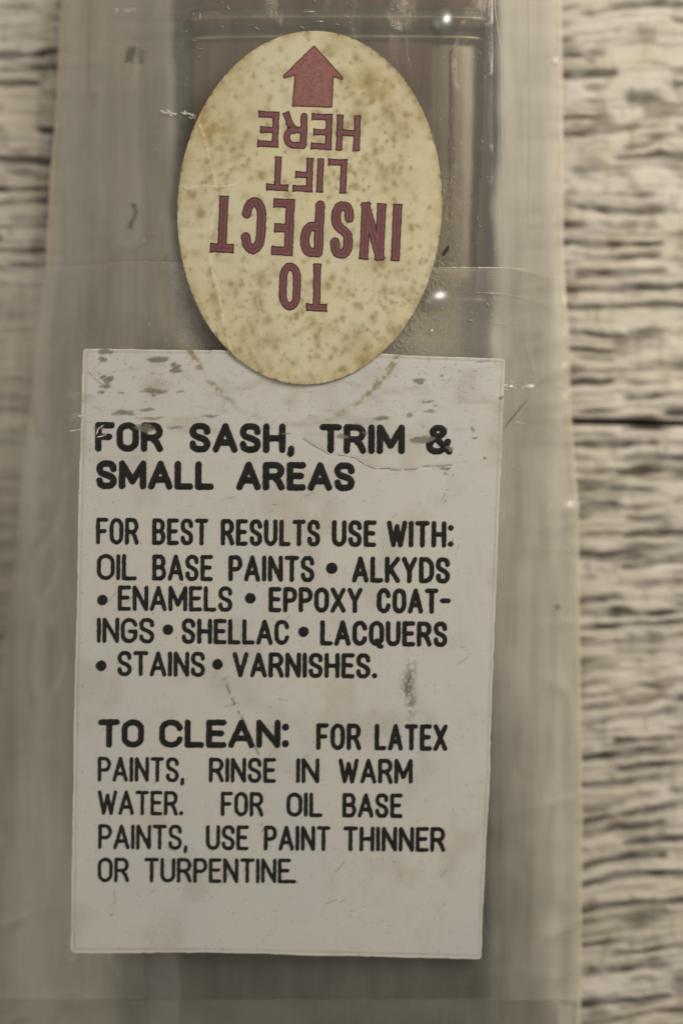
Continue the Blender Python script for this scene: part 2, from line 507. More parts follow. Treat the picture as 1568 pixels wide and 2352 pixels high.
    mc.bsdf(mc.mix(mc.rng(n3, 0.35, 0.65), lin(38, 35, 31), lin(66, 60, 52)), 0.6, bump=mc.bump(n3, 0.5, 0.04))
    loft('bristle_core', rows, mc.m, 128)
    rs = np.random.RandomState(3)
    V, F, A = [], [], []
    def strand(p0, p1, p2, r, tone, nseg=7):
        base = len(V)
        for k in range(nseg + 1):
            t = k / nseg
            p = (1 - t) ** 2 * p0 + 2 * t * (1 - t) * p1 + t * t * p2
            rr_ = r * (1 - 0.5 * t)
            for a in range(3):
                an = a * 2.0944 + 0.5
                V.append((p[0] + rr_ * math.cos(an), p[1], p[2] + rr_ * math.sin(an))); A.append(tone)
        for k in range(nseg):
            for a in range(3):
                b = (a + 1) % 3
                F.append([base + k * 3 + a, base + k * 3 + b, base + (k + 1) * 3 + b, base + (k + 1) * 3 + a])
    def W(x, y, z): return np.array([(x - 784) * s, (1176 - y) * s, z])
    for i in range(2300):
        u = rs.uniform(-1, 1)
        x0 = 783 + 322 * u
        top = (1 - abs(u) ** 3.3) ** 0.4
        z0 = 1.02 + 0.74 * top * rs.uniform(0.9, 1.02)
        x2 = 655 + 400 * u + rs.normal(0, 9)
        x1 = (x0 + x2) / 2 + rs.normal(0, 10)
        z2 = 0.72 + 0.40 * top * rs.uniform(0.93, 1.04)
        strand(W(x0, 728, z0 - 0.03), W(x1, 1500, (z0 + z2) / 2 + 0.03), W(x2, rs.uniform(2900, 3060), z2), rs.uniform(0.011, 0.020), rs.rand() ** 2.2)
    # stray bristles splayed out on the open side
    for (xa, ya, xb, cnt, spread) in ((1085, 1450, 1205, 7, 4), (1095, 1400, 1252, 6, 4), (1070, 1500, 1130, 9, 9), (1075, 1500, 1165, 5, 3), (1090, 1450, 1240, 3, 2), (420, 1700, 262, 10, 14)):
        for k in range(cnt):
            d = rs.normal(0, spread)
            x1 = xa + (xb - xa) * 0.35 + d * 0.5
            strand(W(xa + d * 0.3, ya, 0.8), W(x1, (ya + 2300) / 2, 0.8), W(xb + d + (xb - xa) * 0.25, 2620 + rs.uniform(-60, 60), (0.78 - (xb - 1130) / 120 * 0.42) if xa > 600 else 0.6), rs.uniform(0.04, 0.06), 0.0, 9)
    mesh_obj('bristles', np.array(V), F, mb.m, root, {'tone': A}, kind='stuff')
    return root
brush()

# ---------------------------------------------------------------- plastic sleeve
LEFT = [(142, -420), (142, 0), (132, 225), (117, 400), (107, 600), (86, 800), (62, 1000), (30, 1300), (-5, 1600), (-60, 2400), (-80, 3000)]
RIGHT = [(1286, -420), (1288, 0), (1291, 300), (1292, 600), (1306, 800), (1310, 960), (1326, 1150), (1331, 1560), (1336, 1900), (1333, 2200), (1331, 2500), (1330, 3000)]
def edge_x(pts, Y):
    a = np.array(pts, float)
    return np.interp(Y, a[:, 1], a[:, 0])
def grow_sheet(name, xl, xr, y0, y1, nx, ny, zfun, mat, parent, glue=True, **kw):
    T, Y = np.meshgrid(np.linspace(0, 1, nx), np.linspace(y0, y1, ny))
    if callable(y0):
        pass
    L, R = xl(Y), xr(Y)
    X = L + (R - L) * T
    V = P(X, Y, zfun(X, Y)).reshape(-1, 3)
    I = np.arange(ny * nx).reshape(ny, nx)
    F = np.stack([I[:-1, :-1], I[1:, :-1], I[1:, 1:], I[:-1, 1:]], -1).reshape(-1, 4)
    return mesh_obj(name, V, F, mat, parent, {'glue': glue_mask(X, Y).ravel(), 'clear_mask': clear_mask(X, Y).ravel()}, **kw)
def clear_mask(X, Y):
    """haze painted by hand: 1 clears it over the brush, 0 leaves it milky"""
    X = np.asarray(X, float); Y = np.asarray(Y, float)
    xl = np.interp(Y, [0, 760, 2150, 3000], [398, 398, 280, 260]); xr = np.interp(Y, [0, 760, 1500, 2150, 3000], [1150, 1135, 1135, 1170, 1185])
    w = 13 + 80 * ss(1300, 2100, Y)
    wob = 14 * (vnoise(X * 0, Y / 60, 170) - 0.5)
    c = ss(xl - w, xl + w, X + wob) * (1 - ss(xr - w * 1.2, xr + w * 1.2, X + wob))
    pf = 0.72 * ss(-14, 10, 50 - np.abs(X - 296)) * ss(60, 100, Y) * (1 - ss(560, 610, Y))
    return c
def clear_mask_flap(X, Y):
    return clear_mask(X, Y) * (0.45 + 0.55 * ss(900, 1900, np.asarray(Y, float)))
def glue_mask(X, Y):
    X = np.asarray(X, float); Y = np.asarray(Y, float)
    e = np.sqrt(((X - 680) / 320) ** 2 + ((Y - 545) / 420) ** 2)
    ring = np.exp(-((e - 1.0) / 0.035) ** 2)
    ring = ring * ss(430, 700, Y)
    lr = 0.9 * np.exp(-((X - 1030) / 40) ** 2) * ss(330, 480, Y) * (1 - ss(700, 860, Y))
    rr_ = 0.9 * np.exp(-((X - 985) / 55) ** 2 - ((Y - 770) / 70) ** 2)
    return np.clip(ring + lr + rr_, 0, 1)

def sleeve():
    root = thing('plastic_sleeve', 'hazy clear vinyl sleeve with welded edges wrapped around the paint brush, creased and scuffed', 'plastic bag', (0, 0, 0))
    zb = lambda X, Y: 0.05 + 0.012 * (fbm(np.asarray(X) / 90, np.asarray(Y) / 200, 2, 57) - 0.5)
    grow_sheet('back_film', lambda Y: edge_x(LEFT, Y) + 3, lambda Y: edge_x(RIGHT, Y) - 3, -420, 3000, 60, 140, zb, M_BACK, root)
    grow_sheet('front_film', lambda Y: edge_x(LEFT, Y), lambda Y: edge_x(RIGHT, Y), -420, 3000, 240, 430, z_film, M_FILM, root)
    # folded-over flap: its top edge crosses just above the label
    xe = np.array([(-400, 628), (0, 616), (115, 611), (190, 611), (250, 606), (310, 600), (415, 603), (700, 606), (1004, 614), (1174, 615), (1279, 636), (1330, 660)], float)
    def fl(X, Y):
        top = np.interp(X, xe[:, 0], xe[:, 1])
        return np.minimum(np.minimum(Y - top, edge_x(RIGHT, Y) - 2 - X), np.minimum(2294 - Y + 0.003 * X, X + 420))
    field_sheet('flap', fl, (-424, 590, 1350, 2310), 9.3, z_flap, M_FLAP, root, {'glue': glue_mask, 'clear_mask': clear_mask_flap})
    ribbon('flap_edge', xe[(xe[:, 0] > 180) & (xe[:, 0] < 430)], 2.4, lambda X, Y: z_flap(X, Y) + 0.008, M_SCR, root, 70, wob=0.9)
    ribbon('flap_edge', xe[(xe[:, 0] > 950)][:3], 2.4, lambda X, Y: z_flap(X, Y) + 0.008, M_SCR, root, 70, wob=0.9)
    # bottom of the sleeve is doubled back on itself
    def fo(X, Y):
        return np.minimum(np.minimum(Y - 2295 + 0.004 * (X - 600) + 5 * (fbm(X / 90, X * 0, 2, 171) - 0.5), 3000 - Y), np.minimum(X + 420, edge_x(RIGHT, Y) - 46 - X))
    field_sheet('bottom_fold', fo, (-424, 2280, 1340, 3010), 12, lambda X, Y: z_film(X, Y) + 0.05, M_FOLD, root, {'glue': lambda X, Y: 0 * X})
    # welded edges
    rt = [(x - 3, y) for x, y in RIGHT]; lt = [(x + 5, y) for x, y in LEFT if y < 1100]
    zf = lambda X, Y: z_film(X, Y) + 0.07
    ribbon('welded_edge', rt, 9, zf, M_SEAM, root, 260, False, 0.3)
    ribbon('welded_edge', lt, 13, lambda X, Y: z_film(X, Y) + 0.02, M_SEAM, root, 260, False, 0.3)
    ribbon('weld_line', [(1214, -300), (1214, 0), (1216, 300), (1213, 560)], 4, lambda X, Y: z_film(X, Y) + 0.01, M_SEAM, root, 90, True, 0.5)
    ribbon('weld_line', [(1156, 600), (1153, 400), (1150, 120), (1136, 20), (1132, -200)], 2.5, lambda X, Y: z_film(X, Y) + 0.01, M_SEAM, root, 120, True, 0.6)
    ribbon('weld_line', [(206, -100), (203, 90), (202, 180), (208, 250)], 7, lambda X, Y: z_film(X, Y) + 0.01, M_SEAM, root, 60, True, 0.5)
    # puffed fold of milky vinyl at the upper left
    def puff(X, Y):
        c = 296 - 3 * np.sin(Y / 120)
        hw = 54
        yy = np.clip(Y, 118, 545)
        return hw - np.sqrt((X - c) ** 2 + ((Y - yy) * 1.1) ** 2) + 2.2 * (vnoise(X / 18, Y / 34, 61) - 0.5)
    def zp(X, Y):
        d = np.clip(puff(X, Y), 0, 54) / 54
        return z_film(X, Y) + 0.02 + 0.10 * d * d * (3 - 2 * d)
    field_sheet('puffed_fold', puff, (225, 50, 365, 615), 3, zp, M_PUFF, root, {'glue': lambda X, Y: 0 * X},
                label='pale puffed vertical fold of milky vinyl with smudged dark print')
    mkm = Mat('smudged_print')
    pk = mkm.bsdf(lin(74, 76, 74), 0.7)
    mkm.l(mkm.rng(mkm.attr('depth'), -0.5, 7, 0.0, 0.38), pk.inputs['Alpha'])
    mk = mkm.m
    def mark1(X, Y):
        a = np.minimum(14 - abs(X - 300 + 0.3 * (Y - 125)), 22 - abs(Y - 125))
        b = np.minimum(8 - abs(X - 324), 22 - abs(Y - 128))
        return np.maximum(a, b) + 7 * (vnoise(X / 6, Y / 6, 62) - 0.62)
    def mark2(X, Y):
        return np.minimum(9 - abs(X - 306 - 7 * np.sin((Y - 470) / 11)), 32 - abs(Y - 495)) + 8 * (vnoise(X / 7, Y / 8, 63) - 0.55)
    for f, b in ((mark1, (280, 98, 340, 155)), (mark2, (285, 455, 330, 535))):
        field_sheet('printed_mark', f, b, 2, lambda X, Y: zp(X, Y) + 0.02, mk, root)
    # vertical shadowy crease beside the fold and the blue-grey one near the ferrule
    ribbon('crease', [(222, 205), (212, 250), (204, 262)], 5, lambda X, Y: z_film(X, Y) + 0.008, M_SEAM, root, 30)
    ribbon('crease', [(1089, 672), (1150, 674), (1200, 684), (1279, 710)], 4, lambda X, Y: z_flap(X, Y) + 0.008, M_SEAM, root, 50, wob=0.7)
    ribbon('crease', [(1120, 738), (1160, 744), (1215, 742)], 2.5, lambda X, Y: z_flap(X, Y) + 0.008, M_SEAM, root, 40, wob=0.7)
    ribbon('crease', [(1205, 785), (1218, 830), (1228, 870), (1240, 890)], 4, lambda X, Y: z_flap(X, Y) + 0.008, M_SEAM, root, 40, wob=0.7)
    ribbon('crease', [(1266, 1150), (1260, 1165), (1256, 1184)], 3, lambda X, Y: z_flap(X, Y) + 0.008, M_SCR, root, 20)
    ribbon('crease', [(1235, 1258), (1270, 1260), (1300, 1262), (1327, 1261)], 2.2, lambda X, Y: z_flap(X, Y) + 0.008, M_SCR, root, 40, wob=0.9)
    ribbon('crease', [(1178, 970), (1195, 970), (1208, 975)], 2.4, lambda X, Y: z_flap(X, Y) + 0.01, M_SCR, root, 20)
    ribbon('crease', [(290, 535), (330, 534), (375, 536)], 2.0, lambda X, Y: z_film(X, Y) + 0.01, M_SCR, root, 30, wob=0.8)
    # small glossy domes added over the film only to catch the lamp
    mg = Mat('added_glossy_dome')
    g = mg.n('ShaderNodeBsdfGlossy', Roughness=0.40); t = mg.n('ShaderNodeBsdfTransparent')
    fx = mg.n('ShaderNodeMixShader'); mg.l(mg.rng(mg.attr('depth'), 0.0, 0.8, 0.0, 0.40), fx.inputs[0])
    mg.l(t.outputs[0], fx.inputs[1]); mg.l(g.outputs[0], fx.inputs[2]); mg.l(fx.outputs[0], mg.out.inputs[0])
    for (x, y, rx, ry, hgt, zf_) in ((1016, 48, 30, 34, .07, z_film), (996, 686, 42, 34, .09, z_flap), (1273, 140, 12, 20, .05, z_film), (304, 22, 26, 14, .05, z_film), (268, 24, 9, 18, .04, z_film),
                                     (1212, 888, 22, 10, .04, z_flap), (1170, 888, 12, 8, .03, z_flap), (1288, 886, 6, 7, .02, z_flap), (990, 760, 8, 8, .03, z_flap), (332, 550, 8, 12, .03, z_film), (708, 27, 16, 5, .02, z_film), (731, 49, 14, 4, .02, z_film)):
        n, r = 20, 8
        V = [P(x, y, zf_(x, y) + 0.02 + hgt)]
        for k in range(1, r + 1):
            for a in range(n):
                an = 2 * math.pi * a / n
                qx, qy = x + rx * k / r * math.cos(an), y + ry * k / r * math.sin(an)
                V.append(P(qx, qy, zf_(x, y) + 0.02 + hgt * (1 - (k / r) ** 2)))
        F = [[0, 1 + (a + 1) % n, 1 + a] for a in range(n)]
        for k in range(r - 1):
            for a in range(n):
                b = (a + 1) % n
                F.append([1 + k * n + a, 1 + k * n + b, 1 + (k + 1) * n + b, 1 + (k + 1) * n + a])
        mesh_obj('highlight_dome', np.array(V), F, mg.m, root, {'depth': [1.0] + [1 - k / r for k in range(1, r + 1) for a in range(n)]})
    # scratches and scuffs in the vinyl, glints painted as pale flecks, and the fibres of torn glue round the label sticker: too many to count
    rs = np.random.RandomState(12)
    def hairs(name, items, mat, zf_):
        V, F = [], []
        for (x, y, ang, L, wd, curl) in items:
            n = 5; base = len(V)
            for k in range(n):
                t = k / (n - 1) - 0.5
                a = ang + curl * t
                qx, qy = x + L * t * math.cos(a), y + L * t * math.sin(a)
                w2 = wd / 2 * (1 - abs(2 * t) ** 2 * 0.7)
                nx_, ny_ = -math.sin(a) * w2, math.cos(a) * w2
                z = float(zf_(qx, qy))
                V.append(P(qx - nx_, qy - ny_, z)); V.append(P(qx + nx_, qy + ny_, z + 0.003))
            for k in range(n - 1):
                F.append([base + 2 * k, base + 2 * k + 1, base + 2 * k + 3, base + 2 * k + 2])
        return mesh_obj(name, np.array(V), F, mat, root, smooth=False, kind='stuff')
    it = []
    for _ in range(26):
        x, y = rs.uniform(360, 470), rs.uniform(20, 560)
        it.append((x, y, rs.normal(0.7, 0.8), rs.uniform(3, 12), rs.uniform(0.5, 1.1), rs.normal(0, 0.5)))
    for _ in range(34):
        x, y = rs.uniform(985, 1150), rs.uniform(30, 600)
        it.append((x, y, rs.normal(1.4, 0.5), rs.uniform(3, 12), rs.uniform(0.5, 1.0), rs.normal(0, 0.5)))
    for _ in range(16):
        it.append((rs.uniform(430, 1000), rs.uniform(0, 70), rs.normal(0.5, 0.6), rs.uniform(4, 12), rs.uniform(0.5, 1.1), 0.1))
    for c in ((385, 258), (398, 262), (436, 263), (447, 268), (424, 258), (377, 255)):
        for _ in range(5): it.append((c[0] + rs.normal(0, 4), c[1] + rs.normal(0, 2), rs.normal(0.35, 0.3), rs.uniform(6, 16), rs.uniform(1.5, 3.2), 0.2))
    hairs('scratches', it[:-30], M_SCR, lambda x, y: z_film(x, y) + 0.012)
    hairs('glints', it[-30:], M_GLINT, lambda x, y: z_film(x, y) + 0.012)
    it = []
    for _ in range(130):
        x = rs.uniform(120, 470) if rs.rand() < 0.5 else rs.uniform(960, 1300)
        y = rs.uniform(620, 1150)
        it.append((x, y, rs.normal(0.2, 0.8), rs.uniform(3, 12), rs.uniform(0.5, 1.0), rs.normal(0, 0.5)))
    for c, k in (((172, 905), 8), ((1212, 890), 9), ((180, 955), 6), ((165, 2207), 4), ((1165, 888), 6)):
        for _ in range(k): it.append((c[0] + rs.normal(0, 8), c[1] + rs.normal(0, 4), rs.normal(0.1, 0.5), rs.uniform(6, 18), rs.uniform(1.0, 2.6), 0.2))
    hairs('scratches', it[:130], M_SCR, lambda x, y: z_flap(x, y) + 0.012)
    hairs('glints', it[130:], M_GLINT, lambda x, y: z_flap(x, y) + 0.012)
    it = []
    for _ in range(300):
        a = rs.uniform(0.25, 1.1) if rs.rand() < 0.6 else rs.uniform(2.2, 2.95)
        r = abs(rs.normal(1.04, 0.05)); r = max(r, 1.0)
        it.append((705 + 304 * r * math.cos(a), 490 + 406 * r * math.sin(a), rs.uniform(0, 3.14), rs.uniform(6, 22), rs.uniform(0.5, 1.1), rs.normal(0, 1.6)))
    it = [i for i in it if i[1] < 806]
    hairs('glue_fibres', it, M_FUZZ, lambda x, y: z_flap(x, y) + 0.02)
    return root
sleeve()

# ---------------------------------------------------------------- lettering
def arc(cx, cy, rx, ry, a0, a1, n=10):
    return [(cx + rx * math.cos(math.radians(a0 + (a1 - a0) * i / n)), cy + ry * math.sin(math.radians(a0 + (a1 - a0) * i / n))) for i in range(n + 1)]
def spline(p, k=4):
    out = []
    for i in range(len(p) - 1):
        p0 = p[max(i - 1, 0)]; p1 = p[i]; p2 = p[i + 1]; p3 = p[min(i + 2, len(p) - 1)]
        for j in range(k):
            t = j / k
            out.append(tuple(0.5 * (2 * p1[q] + (p2[q] - p0[q]) * t + (2 * p0[q] - 5 * p1[q] + 4 * p2[q] - p3[q]) * t * t + (3 * p1[q] - p0[q] - 3 * p2[q] + p3[q]) * t ** 3) for q in (0, 1)))
    return out + [p[-1]]
O_ = arc(.5, .70, .5, .30, 0, 180) + arc(.5, .30, .5, .30, 180, 360) + [(1, .70)]
S_ = spline([(.97, .76), (.92, .90), (.74, .985), (.5, 1), (.25, .985), (.06, .88), (.02, .73), (.12, .60), (.34, .53), (.66, .46), (.88, .38), (.98, .25), (.93, .11), (.75, .015), (.5, 0), (.25, .015), (.07, .10), (.02, .24)])
C_ = arc(.5, .70, .5, .30, 8, 180) + arc(.5, .30, .5, .30, 180, 352)
G_ = arc(.5, .70, .5, .30, 12, 180) + arc(.5, .30, .5, .30, 180, 360) + [(1, .46), (.55, .46)]
BT = [(0, 1), (.55, 1)] + arc(.55, .76, .38, .24, 90, -90) + [(0, .52)]
BB = [(0, .52), (.6, .52)] + arc(.6, .26, .4, .26, 90, -90) + [(0, 0)]
RT = [(0, 0), (0, 1), (.55, 1)] + arc(.55, .74, .42, .26, 90, -90) + [(0, .48)]
PT = [(0, 0), (0, 1), (.55, 1)] + arc(.55, .73, .45, .27, 90, -90) + [(0, .46)]
AMP = spline([(.95, .0), (.62, .30), (.30, .66), (.20, .84), (.32, .98), (.52, 1.0), (.68, .90), (.66, .76), (.46, .62), (.16, .46), (.04, .26), (.10, .08), (.32, .0), (.56, .03), (.76, .18), (.88, .42)])
GLYPH = {
 'A': (.62, [[(0, 0), (.5, 1), (1, 0)], [(.2, .30), (.8, .30)]]), 'B': (.52, [[(0, 0), (0, 1)], BT, BB]),
 'C': (.54, [C_]), 'D': (.54, [[(0, 0), (0, 1), (.4, 1)] + arc(.4, .64, .6, .36, 90, 0) + arc(.4, .36, .6, .36, 0, -90) + [(0, 0)]]),
 'E': (.44, [[(1, 1), (0, 1), (0, 0), (1, 0)], [(0, .52), (.85, .52)]]), 'F': (.44, [[(1, 1), (0, 1), (0, 0)], [(0, .50), (.82, .50)]]),
 'G': (.56, [G_]), 'H': (.54, [[(0, 0), (0, 1)], [(1, 0), (1, 1)], [(0, .5), (1, .5)]]), 'I': (0, [[(0, 0), (0, 1)]]),
 'K': (.54, [[(0, 0), (0, 1)], [(1, 1), (0, .36)], [(.30, .56), (1, 0)]]), 'L': (.42, [[(0, 1), (0, 0), (1, 0)]]),
 'M': (.72, [[(0, 0), (0, 1), (.5, .22), (1, 1), (1, 0)]]), 'N': (.56, [[(0, 0), (0, 1), (1, 0), (1, 1)]]),
 'O': (.54, [O_]), 'P': (.50, [PT]), 'Q': (.56, [O_, [(.55, .16), (.72, -.10), (.95, -.12)]]),
 'R': (.54, [RT, [(.50, .48), (.80, .28), (1, 0)]]), 'S': (.50, [S_]), 'T': (.52, [[(0, 1), (1, 1)], [(.5, 1), (.5, 0)]]),
 'U': (.54, [[(0, 1), (0, .28)] + arc(.5, .28, .5, .28, 180, 360) + [(1, 1)]]), 'V': (.58, [[(0, 1), (.5, 0), (1, 1)]]),
 'W': (.82, [[(0, 1), (.27, 0), (.5, .85), (.73, 0), (1, 1)]]), 'X': (.56, [[(0, 0), (1, 1)], [(0, 1), (1, 0)]]),
 'Y': (.56, [[(0, 1), (.5, .46), (1, 1)], [(.5, .46), (.5, 0)]]), '&': (.62, [AMP]),
 '.': (.02, [[(.5, .03), (.5, .03)]]), ',': (.03, [[(.6, .05), (.6, .0), (.0, -.16)]]), ':': (.02, [[(.5, .80), (.5, .80)], [(.5, .06), (.5, .06)]]),
 '-': (.34, [[(0, .52), (1, .52)]]), '_': (.02, [[(.5, .0), (-8, .0)]]),
}
def word_strokes(word, width, cap, t, gap=0.065):
    """list of (polyline, radius factor) inside a box 0..width, 0..cap; heights grow upward"""
    ws = [GLYPH[c][0] for c in word]
    n = len(word)
    g = gap * cap
    k = (width - n * t - g * (n - 1)) / max(sum(ws), 1e-6)
    if sum(ws) < 0.05: k = cap; g = (width - n * t) / max(n - 1, 1)
    out = []; x = 0
    for c, wdt in zip(word, ws):
        if c in '.:,': k2 = cap
        else: k2 = k
        for pl in GLYPH[c][1]:
            pts = [(x + t / 2 + px * wdt * k2, t / 2 + py * (cap - t)) for px, py in pl]
            out.append((pts, 1.22 if c in '.:' else 1.0))
        x += wdt * k + t + g
    return out
def stroke_field(X, Y, strokes, t, flat=False):
    F = np.full(X.shape, -50.0)
    for pts, rf in strokes:
        for i, ((ax, ay), (bx, by)) in enumerate(zip(pts[:-1], pts[1:])):
            m = t
            x0, x1 = min(ax, bx) - m - 3, max(ax, bx) + m + 3
            y0, y1 = min(ay, by) - m - 3, max(ay, by) + m + 3
            sel = (X > x0) & (X < x1) & (Y > y0) & (Y < y1)
            if not sel.any(): continue
            xs, ys = X[sel], Y[sel]
            if flat and len(pts) <= 5:
                dx, dy = bx - ax, by - ay; L = math.hypot(dx, dy) + 1e-9
                u = ((xs - (ax + bx) / 2) * dx + (ys - (ay + by) / 2) * dy) / L
                v = (-(xs - (ax + bx) / 2) * dy + (ys - (ay + by) / 2) * dx) / L
                e = L / 2 + t / 2 - np.abs(u)
                hw = t / 2 * 0.94 + 1.9 * np.exp(-np.clip(e, 0, 99) / 4.0)
                f = np.minimum(hw - np.abs(v), e)
            else:
                f = t / 2 * rf - seg_dist(xs, ys, ax, ay, bx, by)
            F[sel] = np.maximum(F[sel], f)
    return F
def text_line(name, words, zfun, mat, parent, label, pitch=1.5, flat=False, wob=1.0, extra=None, lift=0.006, seed=0):
    """words: (text, origin xy, along vector to the word's end, up vector of the cap height, stroke)"""
    Vs, Fs, Ds = [], [], []
    off = 0
    items = []
    for (wd, o, al, up, t) in words:
        al = np.array(al, float); up = np.array(up, float); o = np.array(o, float)
        wdt, cap = np.hypot(*al), np.hypot(*up)
        st = word_strokes(wd, wdt, cap, t, 0.115 if flat else 0.065)
        gx = np.arange(-6, wdt + 7, pitch); gy = np.arange(-cap * 0.26, cap + 5, pitch)
        X, Y = np.meshgrid(gx, gy)
        px = o[0] + X / wdt * al[0] + Y / cap * up[0]; py = o[1] + X / wdt * al[1] + Y / cap * up[1]
        F = stroke_field(X, Y, st, t, flat) + wob * (fbm(px / 5, py / 5, 2, 70 + seed) - 0.5) * 1.7
        items.append((F, gx, gy, o, al / wdt, up / cap))
    for (x, y, r) in (extra or []):
        g = np.arange(-r - 4, r + 5, pitch); X, Y = np.meshgrid(g, g)
        items.append((r - np.hypot(X, Y) + wob * (fbm((x + X) / 5, (y + Y) / 5, 2, 71) - 0.5) * 1.5, g, g, np.array([x, y], float), np.array([1., 0]), np.array([0, -1.])))
    for F, gx, gy, o, ua, uu in items:
        p, v, f = contour(F, gx, gy)
        if len(p) == 0: continue
        px = o[0] + p[:, 0] * ua[0] + p[:, 1] * uu[0]; py = o[1] + p[:, 0] * ua[1] + p[:, 1] * uu[1]
        Vs.append(P(px, py, zfun(px, py) + lift)); Ds.append(v)
        fl = (ua[0] * uu[1] - ua[1] * uu[0]) < 0
        Fs += [[i + off for i in (q[::-1] if fl else q)] for q in f]
        off += len(p)
    return mesh_obj(name, np.concatenate(Vs), Fs, mat, parent, {'depth': np.concatenate(Ds)}, label=label)

# ---------------------------------------------------------------- instruction label
TL, TR, BR, BL = (191, 801), (1159, 824), (1106, 2204), (163, 2189)
QUAD = [TL, (500, 804), (820, 811), TR, (1153, 960), (1145, 1174), (1131, 1565), (1124, 1786), (1109, 2086), BR, (800, 2196), (480, 2189), BL, (166, 1900), (172, 1565), (180, 1200)]
SC = []
for cx, cy, rx, ry in ((610,125,70,18),(738,178,30,38),(265,265,35,28),(265,310,45,16),(595,342,95,13),(588,374,18,12),(395,495,85,18),(555,470,55,10),(570,527,95,9),(525,598,80,30),
                       (730,590,52,9),(975,514,50,9),(255,70,45,20),(245,125,22,18),(225,600,34,10),(240,650,30,7),(1505,633,38,7),(380,352,30,6),(220,350,30,8),(770,350,30,8)):
    SC.append((156.6 + cx / 2.99, 782.9 + cy / 2.99, rx / 2.99, ry / 2.99))
for cx, cy, rx, ry in ((865,283,38,18),(920,425,45,6),(990,450,28,7),(935,493,38,7),(620,546,50,15),(795,522,30,10),(885,695,92,27),(320,672,40,18),(435,588,45,12),(490,650,14,20),(1250,688,22,9),
                       (1250,625,9,22),(1320,826,18,8),(1050,900,22,14),(1050,938,22,12),(970,886,80,5),(1075,765,26,24),(1440,400,26,14),(1300,142,35,7),(682,425,12,5),(1035,240,16,12),(900,600,26,4)):
    SC.append((680.7 + cx / 3.071, 782.9 + cy / 3.071, rx / 3.071, ry / 3.071))
CRACK = [(680.7 + a / 3.071, 782.9 + b / 3.071) for a, b in ((50,690),(110,730),(180,765),(240,805),(330,805),(420,825),(480,870),(560,900),(640,900),(700,912),(820,908),(930,885),(1050,880),(1190,860))]

